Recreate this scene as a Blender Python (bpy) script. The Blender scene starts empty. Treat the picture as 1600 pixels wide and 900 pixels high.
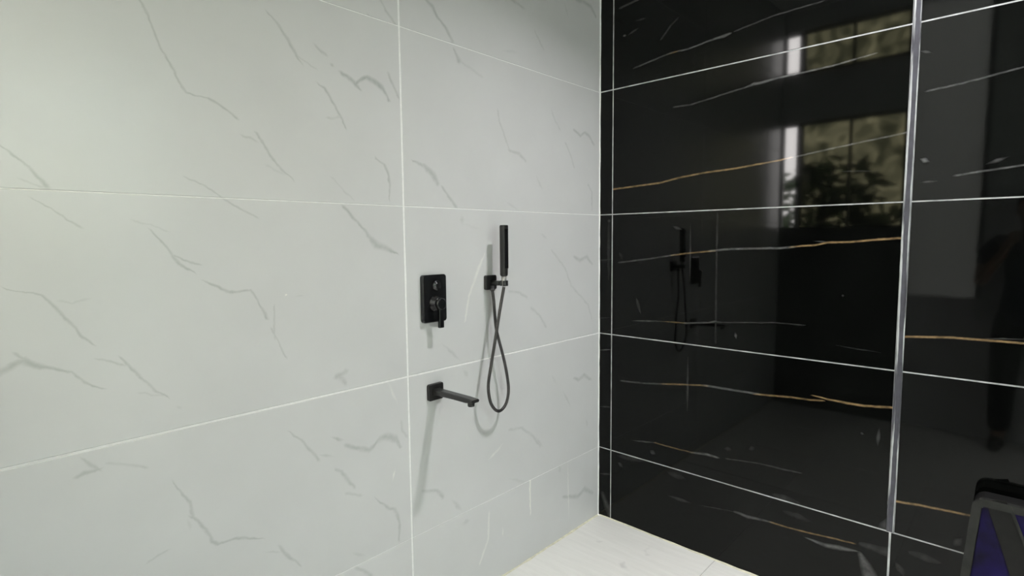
import bpy, bmesh, math, random
from mathutils import Vector, Matrix

# ------------------------------------------------------------------ camera, world, light
SC = bpy.context.scene
COL = SC.collection
F_PX = 869.05
CAM = Vector((-2.3699, -1.5922, 1.4496))
CAM_R = (Matrix.Rotation(-0.82302, 3, 'Z') @ Matrix.Rotation(math.pi / 2 - 0.08773, 3, 'X')
         @ Matrix.Rotation(-0.00923, 3, 'Z'))
cam_data = bpy.data.cameras.new('camera')
cam_data.sensor_width = 36.0
cam_data.lens = F_PX / 1600 * 36.0
cam_data.clip_start = 0.01
cam = bpy.data.objects.new('camera', cam_data)
cam.matrix_world = Matrix.Translation(CAM) @ CAM_R.to_4x4()
COL.objects.link(cam)
SC.camera = cam

SKY = 44.0
world = bpy.data.worlds.new('sky')
SC.world = world
world.use_nodes = True
wb = world.node_tree.nodes['Background']
wb.inputs['Color'].default_value = (1.0, 0.962, 0.94, 1)      # even bright overcast sky
wb.inputs['Strength'].default_value = SKY

SC.view_settings.view_transform = 'Standard'
SC.view_settings.look = 'None'
SC.view_settings.exposure = -0.16
SC.view_settings.gamma = 1.0
SC.view_settings.use_curve_mapping = False
SC.cycles.use_denoising = True
SC.cycles.max_bounces = 10
SC.cycles.diffuse_bounces = 6
SC.cycles.glossy_bounces = 5
SC.cycles.sample_clamp_indirect = 6.0

LAMP_POS = Vector((-0.60, -1.43, 3.262))
LAMP_WATTS = 34.0

# room: corner of the white and the black wall at x=0, y=0; floor z=0
RX, RY, RZ = 2.75, 3.1, 3.3            # room spans x -RX..0, y -RY..0, z 0..RZ
ROWS = [0.0, 0.3663, 0.9663, 1.5663, 2.1663, 2.7663, RZ]


# ------------------------------------------------------------------ pixel rays (photo frame 1600x900)
def ray(px, py):
    return CAM_R @ Vector((px - 800.0, 450.0 - py, -F_PX))


def on_white(px, py, y=0.0):
    d = ray(px, py); t = (y - CAM.y) / d.y
    return CAM + d * t


def on_black(px, py, x=0.0):
    d = ray(px, py); t = (x - CAM.x) / d.x
    return CAM + d * t


# ------------------------------------------------------------------ helpers
def link(name, me, mat=None, parent=None, loc=None):
    o = bpy.data.objects.new(name, me)
    COL.objects.link(o)
    if mat is not None and me is not None and not me.materials:
        me.materials.append(mat)
    if parent is not None:
        o.parent = parent
    if loc is not None:
        o.location = loc
    return o


def mesh_from(bm, name, smooth=False):
    bmesh.ops.recalc_face_normals(bm, faces=bm.faces)
    me = bpy.data.meshes.new(name)
    bm.to_mesh(me); bm.free()
    if smooth:
        for p in me.polygons:
            p.use_smooth = True
    return me


def tag(o, label, cat, group=None):
    o['label'] = label; o['category'] = cat
    if group:
        o['group'] = group
    return o


def struct(o):
    o['kind'] = 'structure'
    return o


def bm_box(bm, x0, x1, y0, y1, z0, z1):
    vs = [bm.verts.new(p) for p in ((x0, y0, z0), (x1, y0, z0), (x1, y1, z0), (x0, y1, z0),
                                    (x0, y0, z1), (x1, y0, z1), (x1, y1, z1), (x0, y1, z1))]
    for f in ((0, 1, 2, 3), (4, 5, 6, 7), (0, 1, 5, 4), (1, 2, 6, 5), (2, 3, 7, 6), (3, 0, 4, 7)):
        bm.faces.new([vs[i] for i in f])


def box(name, x0, x1, y0, y1, z0, z1, mat, parent=None, bevel=0.0, seg=2):
    bm = bmesh.new()
    bm_box(bm, x0, x1, y0, y1, z0, z1)
    if bevel > 0:
        bmesh.ops.bevel(bm, geom=list(bm.edges), offset=bevel, segments=seg, affect='EDGES', profile=0.5)
    return link(name, mesh_from(bm, name), mat, parent)


def rounded_plate(name, cx, cz, w, h, y_back, y_front, r, mat, parent, ch=0.002):
    """plate lying on the white wall: rounded rectangle in x/z, thickness along y, small front chamfer"""
    bm = bmesh.new()

    def loop(inset, y):
        vs = []
        rr = max(r - inset, 0.0005)
        for sx, sz, a0 in ((1, 1, 0), (-1, 1, 90), (-1, -1, 180), (1, -1, 270)):
            for k in range(6):
                a = math.radians(a0 + 18 * k)
                vs.append(bm.verts.new((cx + sx * (w / 2 - inset - rr) + rr * math.cos(a), y,
                                        cz + sz * (h / 2 - inset - rr) + rr * math.sin(a))))
        return vs
    loops = [loop(0, y_back), loop(0, y_front + ch), loop(ch, y_front)]
    n = len(loops[0])
    for a, b in zip(loops, loops[1:]):
        for i in range(n):
            bm.faces.new((a[i], a[(i + 1) % n], b[(i + 1) % n], b[i]))
    bm.faces.new(loops[-1]); bm.faces.new(list(reversed(loops[0])))
    return link(name, mesh_from(bm, name), mat, parent)


def lathe(name, prof, origin, axis, mat, parent=None, n=24, smooth=True):
    """prof: list of (distance along axis, radius)"""
    axis = Vector(axis).normalized()
    q = Vector((0, 0, 1)).rotation_difference(axis)
    bm = bmesh.new()
    rings = []
    for d, r in prof:
        rings.append([bm.verts.new(Vector(origin) + q @ Vector((r * math.cos(2 * math.pi * i / n),
                                                              r * math.sin(2 * math.pi * i / n), d)))
                      for i in range(n)])
    for a, b in zip(rings, rings[1:]):
        for i in range(n):
            bm.faces.new((a[i], a[(i + 1) % n], b[(i + 1) % n], b[i]))
    bm.faces.new(rings[0]); bm.faces.new(rings[-1])
    me = mesh_from(bm, name)
    if smooth:
        for p in me.polygons:
            p.use_smooth = len(p.vertices) == 4
    return link(name, me, mat, parent)


def tube(name, pts, r, mat, parent=None, n=10, sub=8, ribs=0.0, rib_step=0.004):
    """Catmull-Rom tube through pts; ribs > 0 gives the ringed skin of a metal hose"""
    P = [Vector(p) for p in pts]
    P = [P[0] * 2 - P[1]] + P + [P[-1] * 2 - P[-2]]
    path = []
    for i in range(1, len(P) - 2):
        p0, p1, p2, p3 = P[i - 1:i + 3]
        for k in range(sub):
            t = k / sub
            path.append(0.5 * ((2 * p1) + (p2 - p0) * t + (2 * p0 - 5 * p1 + 4 * p2 - p3) * t * t
                               + (-p0 + 3 * p1 - 3 * p2 + p3) * t ** 3))
    path.append(P[-2])
    if ribs > 0:
        out = [path[0]]; acc = 0
        for a, b in zip(path, path[1:]):
            L = (b - a).length; pos = rib_step / 2 - acc
            while pos < L:
                out.append(a.lerp(b, pos / L)); pos += rib_step / 2
            acc = (L - (pos - rib_step / 2))
        path = out
    bm = bmesh.new()
    rings = []
    nrm = None
    for i, p in enumerate(path):
        t = (path[min(i + 1, len(path) - 1)] - path[max(i - 1, 0)]).normalized()
        if nrm is None:
            nrm = t.orthogonal().normalized()
        nrm = (nrm - t * nrm.dot(t)).normalized()
        b = t.cross(nrm)
        rr = r + (ribs if i % 2 else -ribs)
        rings.append([bm.verts.new(p + nrm * rr * math.cos(2 * math.pi * k / n) + b * rr * math.sin(2 * math.pi * k / n))
                      for k in range(n)])
    for a, b in zip(rings, rings[1:]):
        for i in range(n):
            bm.faces.new((a[i], a[(i + 1) % n], b[(i + 1) % n], b[i]))
    bm.faces.new(rings[0]); bm.faces.new(rings[-1])
    return link(name, mesh_from(bm, name, True), mat, parent)


def empty(name, loc):
    o = bpy.data.objects.new(name, None)
    o.empty_display_size = 0.05
    COL.objects.link(o)
    o.location = loc
    return o


def reparent(root):
    """parts were modelled in world coordinates: keep them there under the Empty"""
    for c in root.children:
        c.matrix_parent_inverse = Matrix.Translation(root.location).inverted()


# ------------------------------------------------------------------ materials
def mat_new(name):
    m = bpy.data.materials.new(name)
    m.use_nodes = True
    return m, m.node_tree, m.node_tree.nodes['Principled BSDF']


def simple(name, col, rough=0.5, metal=0.0, noise=0.0, scale=30.0, ior=1.5, bump=0.0, spec=0.5):
    m, nt, b = mat_new(name)
    b.inputs['Roughness'].default_value = rough
    b.inputs['Metallic'].default_value = metal
    b.inputs['IOR'].default_value = ior
    b.inputs['Specular IOR Level'].default_value = spec
    tc = nt.nodes.new('ShaderNodeTexCoord')
    nz = nt.nodes.new('ShaderNodeTexNoise'); nz.inputs['Scale'].default_value = scale
    nz.inputs['Detail'].default_value = 4
    nt.links.new(tc.outputs['Object'], nz.inputs['Vector'])
    cr = nt.nodes.new('ShaderNodeValToRGB')
    cr.color_ramp.elements[0].position = 0.3; cr.color_ramp.elements[1].position = 0.7
    cr.color_ramp.elements[0].color = tuple(c * (1 - noise) for c in col) + (1,)
    cr.color_ramp.elements[1].color = tuple(min(1, c * (1 + noise)) for c in col) + (1,)
    nt.links.new(nz.outputs['Fac'], cr.inputs['Fac'])
    nt.links.new(cr.outputs['Color'], b.inputs['Base Color'])
    if bump:
        bp = nt.nodes.new('ShaderNodeBump'); bp.inputs['Strength'].default_value = bump
        bp.inputs['Distance'].default_value = 0.002
        nt.links.new(nz.outputs['Fac'], bp.inputs['Height'])
        nt.links.new(bp.outputs['Normal'], b.inputs['Normal'])
    return m


def vein_mask(nt, pv, axes, veins, cell):
    """max over veins; each vein is a bent line in the tile plane stored in one colour ramp
    (red = sideways offset, green = half width, blue = strength)"""
    N, L = nt.nodes, nt.links
    total = None
    for pts in veins:
        a, b = pts[0], pts[-1]
        d = (b[0] - a[0], b[1] - a[1])
        ln = math.hypot(*d)
        if ln < 1e-5:
            continue
        ux, uz = d[0] / ln, d[1] / ln
        us, prev = [], -1
        for p in pts:
            u = ((p[0] - a[0]) * ux + (p[1] - a[1]) * uz) / ln
            v = -(p[0] - a[0]) * uz + (p[1] - a[1]) * ux
            if u <= prev + 0.004:
                continue
            prev = u
            us.append((u, v, p[2], p[3]))
        ext = min(0.35, 0.012 / ln)
        us = [(-ext, us[0][1], us[0][2] * 0.5, 0.0)] + us + [(us[-1][0] + ext, us[-1][1], us[-1][2] * 0.5, 0.0)]
        u0, u1 = us[0][0], us[-1][0]

        def axis_vec(p, q):
            v = [0, 0, 0]; v[axes[0]] = p; v[axes[1]] = q
            return v
        k = 1 / (ln * (u1 - u0))
        du = N.new('ShaderNodeVectorMath'); du.operation = 'DOT_PRODUCT'
        du.inputs[1].default_value = axis_vec(ux * k, uz * k)
        L.new(pv, du.inputs[0])
        au = N.new('ShaderNodeMath'); au.operation = 'ADD'
        au.inputs[1].default_value = -(a[0] * ux + a[1] * uz) * k - u0 / (u1 - u0)
        L.new(du.outputs['Value'], au.inputs[0])
        dv = N.new('ShaderNodeVectorMath'); dv.operation = 'DOT_PRODUCT'
        dv.inputs[1].default_value = axis_vec(-uz, ux)
        L.new(pv, dv.inputs[0])
        cr = N.new('ShaderNodeValToRGB'); ramp = cr.color_ramp
        ramp.interpolation = 'LINEAR'
        for i, (u, v, w, s) in enumerate(us[:31]):
            pos = (u - u0) / (u1 - u0)
            if i == 0:
                e = ramp.elements[0]; e.position = 0.0
            elif i == len(us) - 1:
                e = ramp.elements[-1]; e.position = 1.0
            else:
                e = ramp.elements.new(pos)
            e.color = (v / 0.8 + 0.5, w / 0.1, s, 1)
        L.new(au.outputs[0], cr.inputs['Fac'])
        sp = N.new('ShaderNodeSeparateColor')
        L.new(cr.outputs['Color'], sp.inputs[0])
        cm = N.new('ShaderNodeMath'); cm.operation = 'MULTIPLY_ADD'     # centre + offset of the chord
        cm.inputs[1].default_value = 0.8
        cm.inputs[2].default_value = -0.4 + (-a[0] * uz + a[1] * ux)
        L.new(sp.outputs[0], cm.inputs[0])
        sb = N.new('ShaderNodeMath'); sb.operation = 'SUBTRACT'
        L.new(dv.outputs['Value'], sb.inputs[0]); L.new(cm.outputs[0], sb.inputs[1])
        ab = N.new('ShaderNodeMath'); ab.operation = 'ABSOLUTE'; L.new(sb.outputs[0], ab.inputs[0])
        wm = N.new('ShaderNodeMath'); wm.operation = 'MULTIPLY'; wm.inputs[1].default_value = 0.1
        L.new(sp.outputs[1], wm.inputs[0])
        mr = N.new('ShaderNodeMapRange'); mr.interpolation_type = 'SMOOTHSTEP'
        mr.inputs['From Min'].default_value = 0.0
        L.new(ab.outputs[0], mr.inputs['Value']); L.new(wm.outputs[0], mr.inputs['From Max'])
        L.new(sp.outputs[2], mr.inputs['To Min']); mr.inputs['To Max'].default_value = 0.0
        if total is None:
            total = mr.outputs['Result']
        else:
            mx = N.new('ShaderNodeMath'); mx.operation = 'MAXIMUM'
            L.new(total, mx.inputs[0]); L.new(mr.outputs['Result'], mx.inputs[1])
            total = mx.outputs[0]
    return total


def tile_material(name, base, axes, layers, rough, jitter, ior=1.5, mottling=0.04, seed=0.0, spec=0.5, patchy=0.72):
    """polished tile: base colour, vein layers [(veins, colour)], faint mottling"""
    m, nt, b = mat_new(name)
    N, L = nt.nodes, nt.links
    tc = N.new('ShaderNodeTexCoord')
    off = N.new('ShaderNodeVectorMath'); off.operation = 'ADD'
    off.inputs[1].default_value = (seed * 3.1, seed * 1.7, seed * 2.3)
    L.new(tc.outputs['Object'], off.inputs[0])
    nz = N.new('ShaderNodeTexNoise'); nz.inputs['Scale'].default_value = 38.0; nz.inputs['Detail'].default_value = 3.0
    L.new(off.outputs[0], nz.inputs['Vector'])
    # wander of the veins
    sub = N.new('ShaderNodeVectorMath'); sub.operation = 'SUBTRACT'; sub.inputs[1].default_value = (0.5, 0.5, 0.5)
    L.new(nz.outputs['Color'], sub.inputs[0])
    sc = N.new('ShaderNodeVectorMath'); sc.operation = 'SCALE'; sc.inputs['Scale'].default_value = jitter
    L.new(sub.outputs[0], sc.inputs[0])
    ad = N.new('ShaderNodeVectorMath'); ad.operation = 'ADD'
    L.new(tc.outputs['Object'], ad.inputs[0]); L.new(sc.outputs[0], ad.inputs[1])
    pv = ad.outputs[0]
    # mottled body
    n2 = N.new('ShaderNodeTexNoise'); n2.inputs['Scale'].default_value = 4.0; n2.inputs['Detail'].default_value = 5.0
    L.new(off.outputs[0], n2.inputs['Vector'])
    cr = N.new('ShaderNodeValToRGB')
    cr.color_ramp.elements[0].position = 0.3; cr.color_ramp.elements[1].position = 0.7
    cr.color_ramp.elements[0].color = tuple(c * (1 - mottling) for c in base) + (1,)
    cr.color_ramp.elements[1].color = tuple(c * (1 + mottling) for c in base) + (1,)
    L.new(n2.outputs['Fac'], cr.inputs['Fac'])
    cur = cr.outputs['Color']
    for veins, colour in layers:
        if not veins:
            continue
        mask = vein_mask(nt, pv, axes, veins, 1)
        # uneven ink along the vein
        br = N.new('ShaderNodeMapRange'); br.inputs['From Min'].default_value = 0.3; br.inputs['From Max'].default_value = 0.7
        br.inputs['To Min'].default_value = patchy; br.inputs['To Max'].default_value = 1.15
        L.new(nz.outputs['Fac'], br.inputs['Value'])
        mu = N.new('ShaderNodeMath'); mu.operation = 'MULTIPLY'; mu.use_clamp = True
        L.new(mask, mu.inputs[0]); L.new(br.outputs[0], mu.inputs[1])
        mx = N.new('ShaderNodeMix'); mx.data_type = 'RGBA'
        L.new(mu.outputs[0], mx.inputs['Factor']); L.new(cur, mx.inputs['A'])
        mx.inputs['B'].default_value = tuple(colour) + (1,)
        cur = mx.outputs['Result']
    L.new(cur, b.inputs['Base Color'])
    b.inputs['Roughness'].default_value = rough
    b.inputs['IOR'].default_value = ior
    b.inputs['Specular IOR Level'].default_value = spec
    return m


M_GROUT_WHITE = simple('white_grout', (0.80, 0.80, 0.79), 0.85, noise=0.05, scale=60)
M_GROUT_PALE = simple('pale_grout', (0.40, 0.405, 0.41), 0.85, noise=0.35, scale=18)
M_BLACK_METAL = simple('matt_black_metal', (0.012, 0.012, 0.012), 0.32, noise=0.15, scale=80)
M_BLACK_GLOSS = simple('gloss_black', (0.006, 0.006, 0.007), 0.12, noise=0.1, scale=50)
M_HOSE = simple('dark_steel_hose', (0.045, 0.042, 0.042), 0.38, metal=0.4, noise=0.25, scale=150)
M_STEEL = simple('grey_steel', (0.30, 0.30, 0.29), 0.35, metal=0.8, noise=0.1, scale=90)
M_WHITE_PAINT = simple('white_paint', (0.77, 0.77, 0.77), 0.7, noise=0.03, scale=6)
M_CEILING = simple('ceiling_paint', (0.82, 0.82, 0.82), 0.8, noise=0.02, scale=5)
M_FRAME = simple('dark_window_frame', (0.03, 0.03, 0.032), 0.4, noise=0.1, scale=40)


# ------------------------------------------------------------------ veins read off the photograph
# each: [(x, y), ...] in photo pixels, width(s) in pixels, strength
def W(pts, w, s):
    return ('w', pts, w, s)


WHITE_VEINS = [
    ([(218, 0), (230, 22), (243, 55), (250, 75), (265, 97), (276, 120), (290, 145), (305, 150), (325, 153), (345, 165), (370, 183)], 4.5, .55),
    ([(419, 20), (433, 36), (449, 60), (460, 80), (471, 100)], [3, 5, 5, 6, 3], .5),
    ([(462, 84), (473, 93), (493, 107)], 3, .3),
    ([(493, 71), (501, 79), (509, 86)], 5, .45),
    ([(516, 99), (522, 104)], 5, .5),
    ([(533, 114), (549, 124), (556, 132), (562, 139)], [6, 8, 8, 4], .75),
    ([(556, 131), (565, 124), (573, 121), (587, 128), (598, 138), (607, 156)], [8, 9, 8, 9, 10, 6], .8),
    ([(607, 116), (613, 131), (623, 153)], 5, .5),
    ([(498, 132), (508, 138), (516, 153), (529, 176), (540, 199)], [4, 5, 5, 5, 3], .6),
    ([(513, 184), (522, 185), (531, 182)], 4, .3),
    ([(380, 212), (390, 215), (399, 220)], 4, .4),
    ([(401, 209), (411, 224), (423, 244), (439, 265), (457, 279)], [4, 5, 5, 4, 3], .55),
    ([(419, 259), (430, 266), (445, 272)], 4, .2),
    ([(588, 249), (600, 257), (607, 271), (609, 289), (608, 311)], [4, 6, 5, 5, 3], .55),
    ([(519, 279), (535, 296), (551, 311)], 3, .25),
    ([(537, 323), (543, 329), (551, 340), (564, 353), (576, 369), (588, 383), (604, 389), (621, 396)], [6, 5, 6, 4, 7, 14, 9, 3], .65),
    ([(0, 228), (25, 245), (45, 262), (65, 283), (73, 291)], [3, 4, 5, 7, 8], .6),
    ([(35, 280), (52, 288), (68, 292)], 3, .3),
    ([(50, 310), (80, 325), (105, 344), (124, 355)], [2, 3, 3, 5], .45),
    ([(290, 278), (320, 290), (344, 306)], 3, .45),
    ([(349, 311), (360, 318), (400, 339)], 3.5, .45),
    ([(235, 359), (255, 380), (272, 403), (281, 413), (303, 424)], [3, 4, 5, 5, 3], .55),
    ([(273, 399), (289, 407), (311, 412)], 3.5, .5),
    ([(209, 345), (235, 350), (260, 360)], 3, .25),
    ([(319, 440), (340, 447), (356, 456), (369, 456), (391, 453), (399, 464), (407, 480), (417, 496)], [3, 5, 6, 5, 4, 4, 4, 6], .55),
    ([(429, 480), (428, 507), (429, 528)], 3, .4),
    ([(425, 515), (431, 528), (441, 547), (447, 557)], 3, .4),
    ([(460, 463), (475, 461)], 2.5, .3),
    ([(10, 452), (40, 456), (65, 460), (90, 485), (110, 505), (130, 527), (145, 537)], [2, 3, 4, 6, 5, 5, 3], .55),
    ([(95, 470), (115, 474), (135, 468)], 4, .22),
    ([(0, 583), (20, 572), (37, 564), (55, 571), (85, 575), (110, 582), (130, 597), (160, 607)], [16, 14, 12, 9, 6, 5, 5, 3], .6),
    ([(24, 554), (33, 560), (42, 566)], 5, .5),
    ([(155, 562), (175, 566), (192, 570)], 3.5, .4),
    ([(190, 560), (215, 585), (240, 610), (262, 620)], [4, 5, 4, 3], .5),
    ([(220, 615), (240, 617), (260, 619)], 3, .22),
    ([(277, 633), (283, 640)], 5, .25),
    ([(525, 589), (533, 585), (541, 580)], 8, .45),
    ([(530, 587), (536, 594), (540, 599)], 8, .4),
    ([(121, 745), (134, 738), (155, 733)], [7, 7, 4], .55),
    ([(131, 719), (142, 727), (155, 733)], [4, 7, 4], .5),
    ([(170, 724), (200, 726), (229, 730)], 5, .3),
    ([(270, 753), (286, 773), (297, 785), (299, 800), (302, 808)], [3, 4, 6, 5, 4], .5),
    ([(300, 807), (312, 817), (322, 829), (332, 846), (342, 850), (354, 846), (369, 840), (383, 841), (410, 841)], [4, 6, 7, 6, 5, 5, 5, 5, 2], .55),
    ([(295, 812), (298, 829)], 5, .22),
    ([(413, 863), (440, 863)], 3.5, .35),
    ([(437, 854), (447, 866), (469, 883)], [5, 6, 3], .45),
    ([(232, 878), (247, 868), (261, 861)], 4, .3),
    ([(453, 676), (471, 687), (484, 702), (498, 718)], [3, 4, 5, 6], .45),
    ([(502, 711), (520, 713)], 5, .4),
    ([(519, 683), (536, 688)], 6, .55),
    ([(540, 696), (558, 700), (576, 703), (584, 698), (591, 687), (604, 682), (620, 686), (625, 698)], [6, 7, 9, 9, 11, 12, 11, 7], .6),
    ([(627, 660), (629, 673), (636, 682)], 5, .3),
    ([(524, 734), (533, 736), (542, 749), (553, 761)], [4, 6, 7, 5], .55),
    ([(542, 771), (553, 772), (564, 774)], 5, .3),
    ([(587, 779), (607, 794), (616, 796), (622, 807), (625, 822), (623, 844)], [2, 6, 6, 6, 6, 4], .55),
    ([(551, 864), (571, 869)], 6, .28),
    ([(556, 887), (566, 891), (580, 899)], 6, .45),
    ([(664, -2), (676, 11), (684, 27), (696, 42), (707, 65)], [6, 9, 5, 6, 6], .6),
    ([(709, 76), (713, 86), (718, 96)], [4, 7, 10], .5),
    ([(718, 95), (735, 106), (753, 120)], 5, .2),
    ([(798, -2), (808, 5), (818, 12)], 5, .4),
    ([(900, -2), (913, 3), (924, 11), (931, 26)], [8, 8, 7, 6], .6),
    ([(836, 49), (843, 63), (849, 77)], 4, .3),
    ([(882, 4), (889, 29)], 4, .2),
    ([(787, 79), (809, 82)], 5, .2),
    ([(778, 173), (780, 190), (787, 207), (792, 224), (796, 235)], 4, .35),
    ([(795, 235), (811, 240), (821, 251)], [4, 6, 5], .42),
    ([(838, 275), (848, 297)], 5, .22),
    ([(862, 173), (868, 190), (875, 202)], 4, .25),
    ([(884, 224), (892, 244), (897, 261)], 4, .35),
    ([(897, 203), (907, 212), (914, 207), (921, 213), (928, 226)], [5, 6, 6, 6, 5], .5),
    ([(645, 251), (662, 259), (677, 273), (684, 287)], [3, 7, 12, 9], .6),
    ([(691, 292), (701, 307), (713, 324)], [4, 5, 7], .5),
    ([(721, 337), (722, 350)], 10, .33),
    ([(724, 350), (752, 358)], 5, .14),
    ([(919, 289), (925, 300), (925, 327)], 4, .35),
    ([(792, 316), (809, 328)], 5, .25),
    ([(845, 365), (855, 373)], 5, .25),
    ([(862, 391), (883, 419), (892, 444)], 4, .3),
    ([(892, 446), (919, 476), (924, 497)], 4, .28),
    ([(897, 401), (906, 407), (917, 401), (925, 412)], [5, 7, 7, 5], .5),
    ([(796, 456), (812, 457), (823, 465)], 5, .35),
    ([(830, 481), (844, 494), (853, 511)], 5, .32),
    ([(897, 591), (904, 593), (913, 586), (923, 593)], [5, 7, 7, 5], .5),
    ([(862, 586), (869, 600)], 5, .22),
    ([(880, 611), (892, 636)], 4, .3),
    ([(916, 656), (918, 666)], 5, .3),
    ([(796, 672), (815, 668), (833, 682), (844, 697)], 5, .35),
    ([(663, 513), (678, 528)], 11, .4),
    ([(692, 538), (719, 563)], 6, .35),
    ([(725, 579), (731, 588)], 9, .33),
    ([(661, 768), (683, 766), (692, 776)], [6, 6, 9], .5),
    ([(706, 782), (721, 797)], 7, .42),
    ([(722, 819), (734, 812)], 8, .36),
    ([(796, 748), (822, 753)], 5, .22),
    ([(837, 683), (848, 698)], 5, .3),
    ([(873, 728), (876, 738)], 8, .3),
    ([(880, 776), (903, 776), (913, 764), (926, 770)], [5, 8, 9, 6], .45),
]
# dried grout runs and splashes on the white tiles
WHITE_RUNS = [
    ([(445, 461), (449, 461)], 4, .95),
    ([(785, 695), (764, 718)], 6, .4),
    ([(829, 747), (828, 764), (829, 802)], [5, 5, 3], .7),
    ([(887, 718), (889, 813)], 3.5, .4),
    ([(764, 802), (763, 842), (750, 880)], 5, .4),
    ([(785, 825), (786, 837)], 4, .45),
    ([(757, 398), (748, 419), (733, 462), (727, 501)], [4, 8, 5, 4], .4),
    ([(617, 733), (614, 750)], 4, .5),
    ([(606, 598), (621, 630)], 6, .25),
]
BLACK_GREY = [   # greyish white veins, then faint upright lines, scratches and cement smears
    ([(992, 106), (1030, 90), (1050, 82)], 3, .45),
    ([(1060, 80), (1074, 77), (1100, 67), (1122, 59), (1132, 56), (1139, 53)], [3, 3, 3, 4, 6, 4], .6),
    ([(1150, 48), (1210, 24), (1250, 12), (1285, 2)], 3, .25),
    ([(970, 12), (983, 6), (998, -1)], 4, .3),
    ([(982, 54), (996, 45)], 4, .35), ([(974, 56), (978, 55)], 4, .6),
    ([(994, 32), (1008, 29)], 4, .2),
    ([(1034, 60), (1048, 40), (1058, 30)], 4, .25),
    ([(1054, 167), (1078, 164), (1110, 154), (1140, 144), (1166, 136)], 3, .35),
    ([(1166, 136), (1178, 131), (1190, 129), (1210, 123), (1300, 103), (1366, 84)], [3, 6, 5, 4, 3.5, 3], .62),
    ([(1230, 248), (1300, 232), (1370, 217), (1422, 206)], 3.5, .55),
    ([(1310, 268), (1370, 267)], 3, .16),
    ([(968, 410), (1017, 404), (1055, 398)], 3, .42),
    ([(1110, 392), (1142, 389), (1199, 388), (1214, 388), (1240, 386)], 4, .75),
    ([(1274, 377), (1294, 378)], 3, .4),
    ([(989, 501), (1033, 502)], 3, .5), ([(1070, 505), (1108, 504), (1117, 502)], [3, 3, 4], .55),
    ([(1120, 503), (1136, 504), (1211, 504), (1255, 508)], 2.6, .22),
    ([(1315, 462), (1319, 462)], 4, .5),
    ([(1308, 540), (1374, 551)], 3, .15),
    ([(1149, 521), (1150, 528)], 5, .65),
    ([(1121, 335), (1119, 440), (1118, 535)], 4, .13),
    ([(1079, 350), (1078, 440)], 4, .2),
    ([(1052, 354), (1063, 358)], 6, .3),
    ([(968, 395), (972, 405)], 7, .2), ([(994, 465), (1001, 490)], 7, .14),
    ([(971, 595), (1008, 599), (1040, 600)], 3, .32),
    ([(1100, 602), (1142, 609), (1186, 616)], 4, .62),
    ([(1075, 559), (1074, 643)], 4, .22),
    ([(989, 688), (1024, 692)], 3, .38),
    ([(1080, 707), (1105, 710), (1121, 715)], [3, 5, 3], .55),
    ([(1136, 717), (1186, 724), (1217, 732), (1249, 739)], [2.5, 2.5, 4, 3], .22),
    ([(1016, 704), (1023, 709)], 9, .25), ([(1374, 671), (1371, 696)], 6, .25), ([(1344, 677), (1349, 678)], 6, .3),
    ([(1133, 701), (1142, 702)], 8, .13), ([(1170, 702), (1180, 700)], 8, .12),
    ([(1046, 775), (1077, 785)], 6, .2),
    ([(1092, 789), (1149, 800)], 2.5, .2), ([(1149, 800), (1167, 807), (1205, 816)], [4, 6, 3], .5),
    ([(1261, 841), (1289, 852), (1311, 856), (1337, 861)], [3, 7, 9, 3], .6),
    ([(1344, 866), (1352, 882), (1360, 902)], [8, 16, 24], .5),
    ([(1224, 799), (1267, 814)], 12, .12), ([(1042, 738), (1071, 748)], 12, .12),
    ([(1205, 772), (1248, 786)], 14, .18), ([(1377, 832), (1384, 812)], [22, 8], .3),
    ([(1345, 850), (1385, 862), (1425, 868)], [8, 18, 10], .16),
    ([(1420, 862), (1470, 880)], [18, 12], .14), ([(1400, 880), (1412, 898)], 12, .2),
    ([(964, 712), (1008, 720)], 12, .16), ([(966, 723), (972, 729)], 8, .4),
    ([(1100, 868), (1104, 866)], 8, .1),
    ([(1450, 142), (1500, 131), (1606, 103)], 3.6, .5),
    ([(1495, 274), (1530, 268), (1606, 257)], 4, .6),
    ([(1545, 255), (1572, 246)], 7, .35),
    ([(1440, 285), (1462, 283)], 4, .22),
    ([(1440, 249), (1450, 252)], 9, .8),
    ([(1540, 529), (1606, 530)], 3, .4),
    ([(1440, 80), (1454, 82)], 5, .25),
    ([(1490, 852), (1502, 842)], 12, .22),
    ([(936, 407), (957, 405)], 3, .2), ([(936, 497), (957, 496)], 3, .25), ([(936, 547), (957, 546)], 3, .35),
    ([(936, 635), (957, 636)], 3, .35), ([(936, 740), (957, 741)], 4, .3),
    ([(941, 770), (950, 795), (955, 806)], [8, 14, 14], .3),
    ([(951, 345), (951, 440)], 8, .12),
    ([(950, 345), (954, 345)], 7, .4),
]
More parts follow.
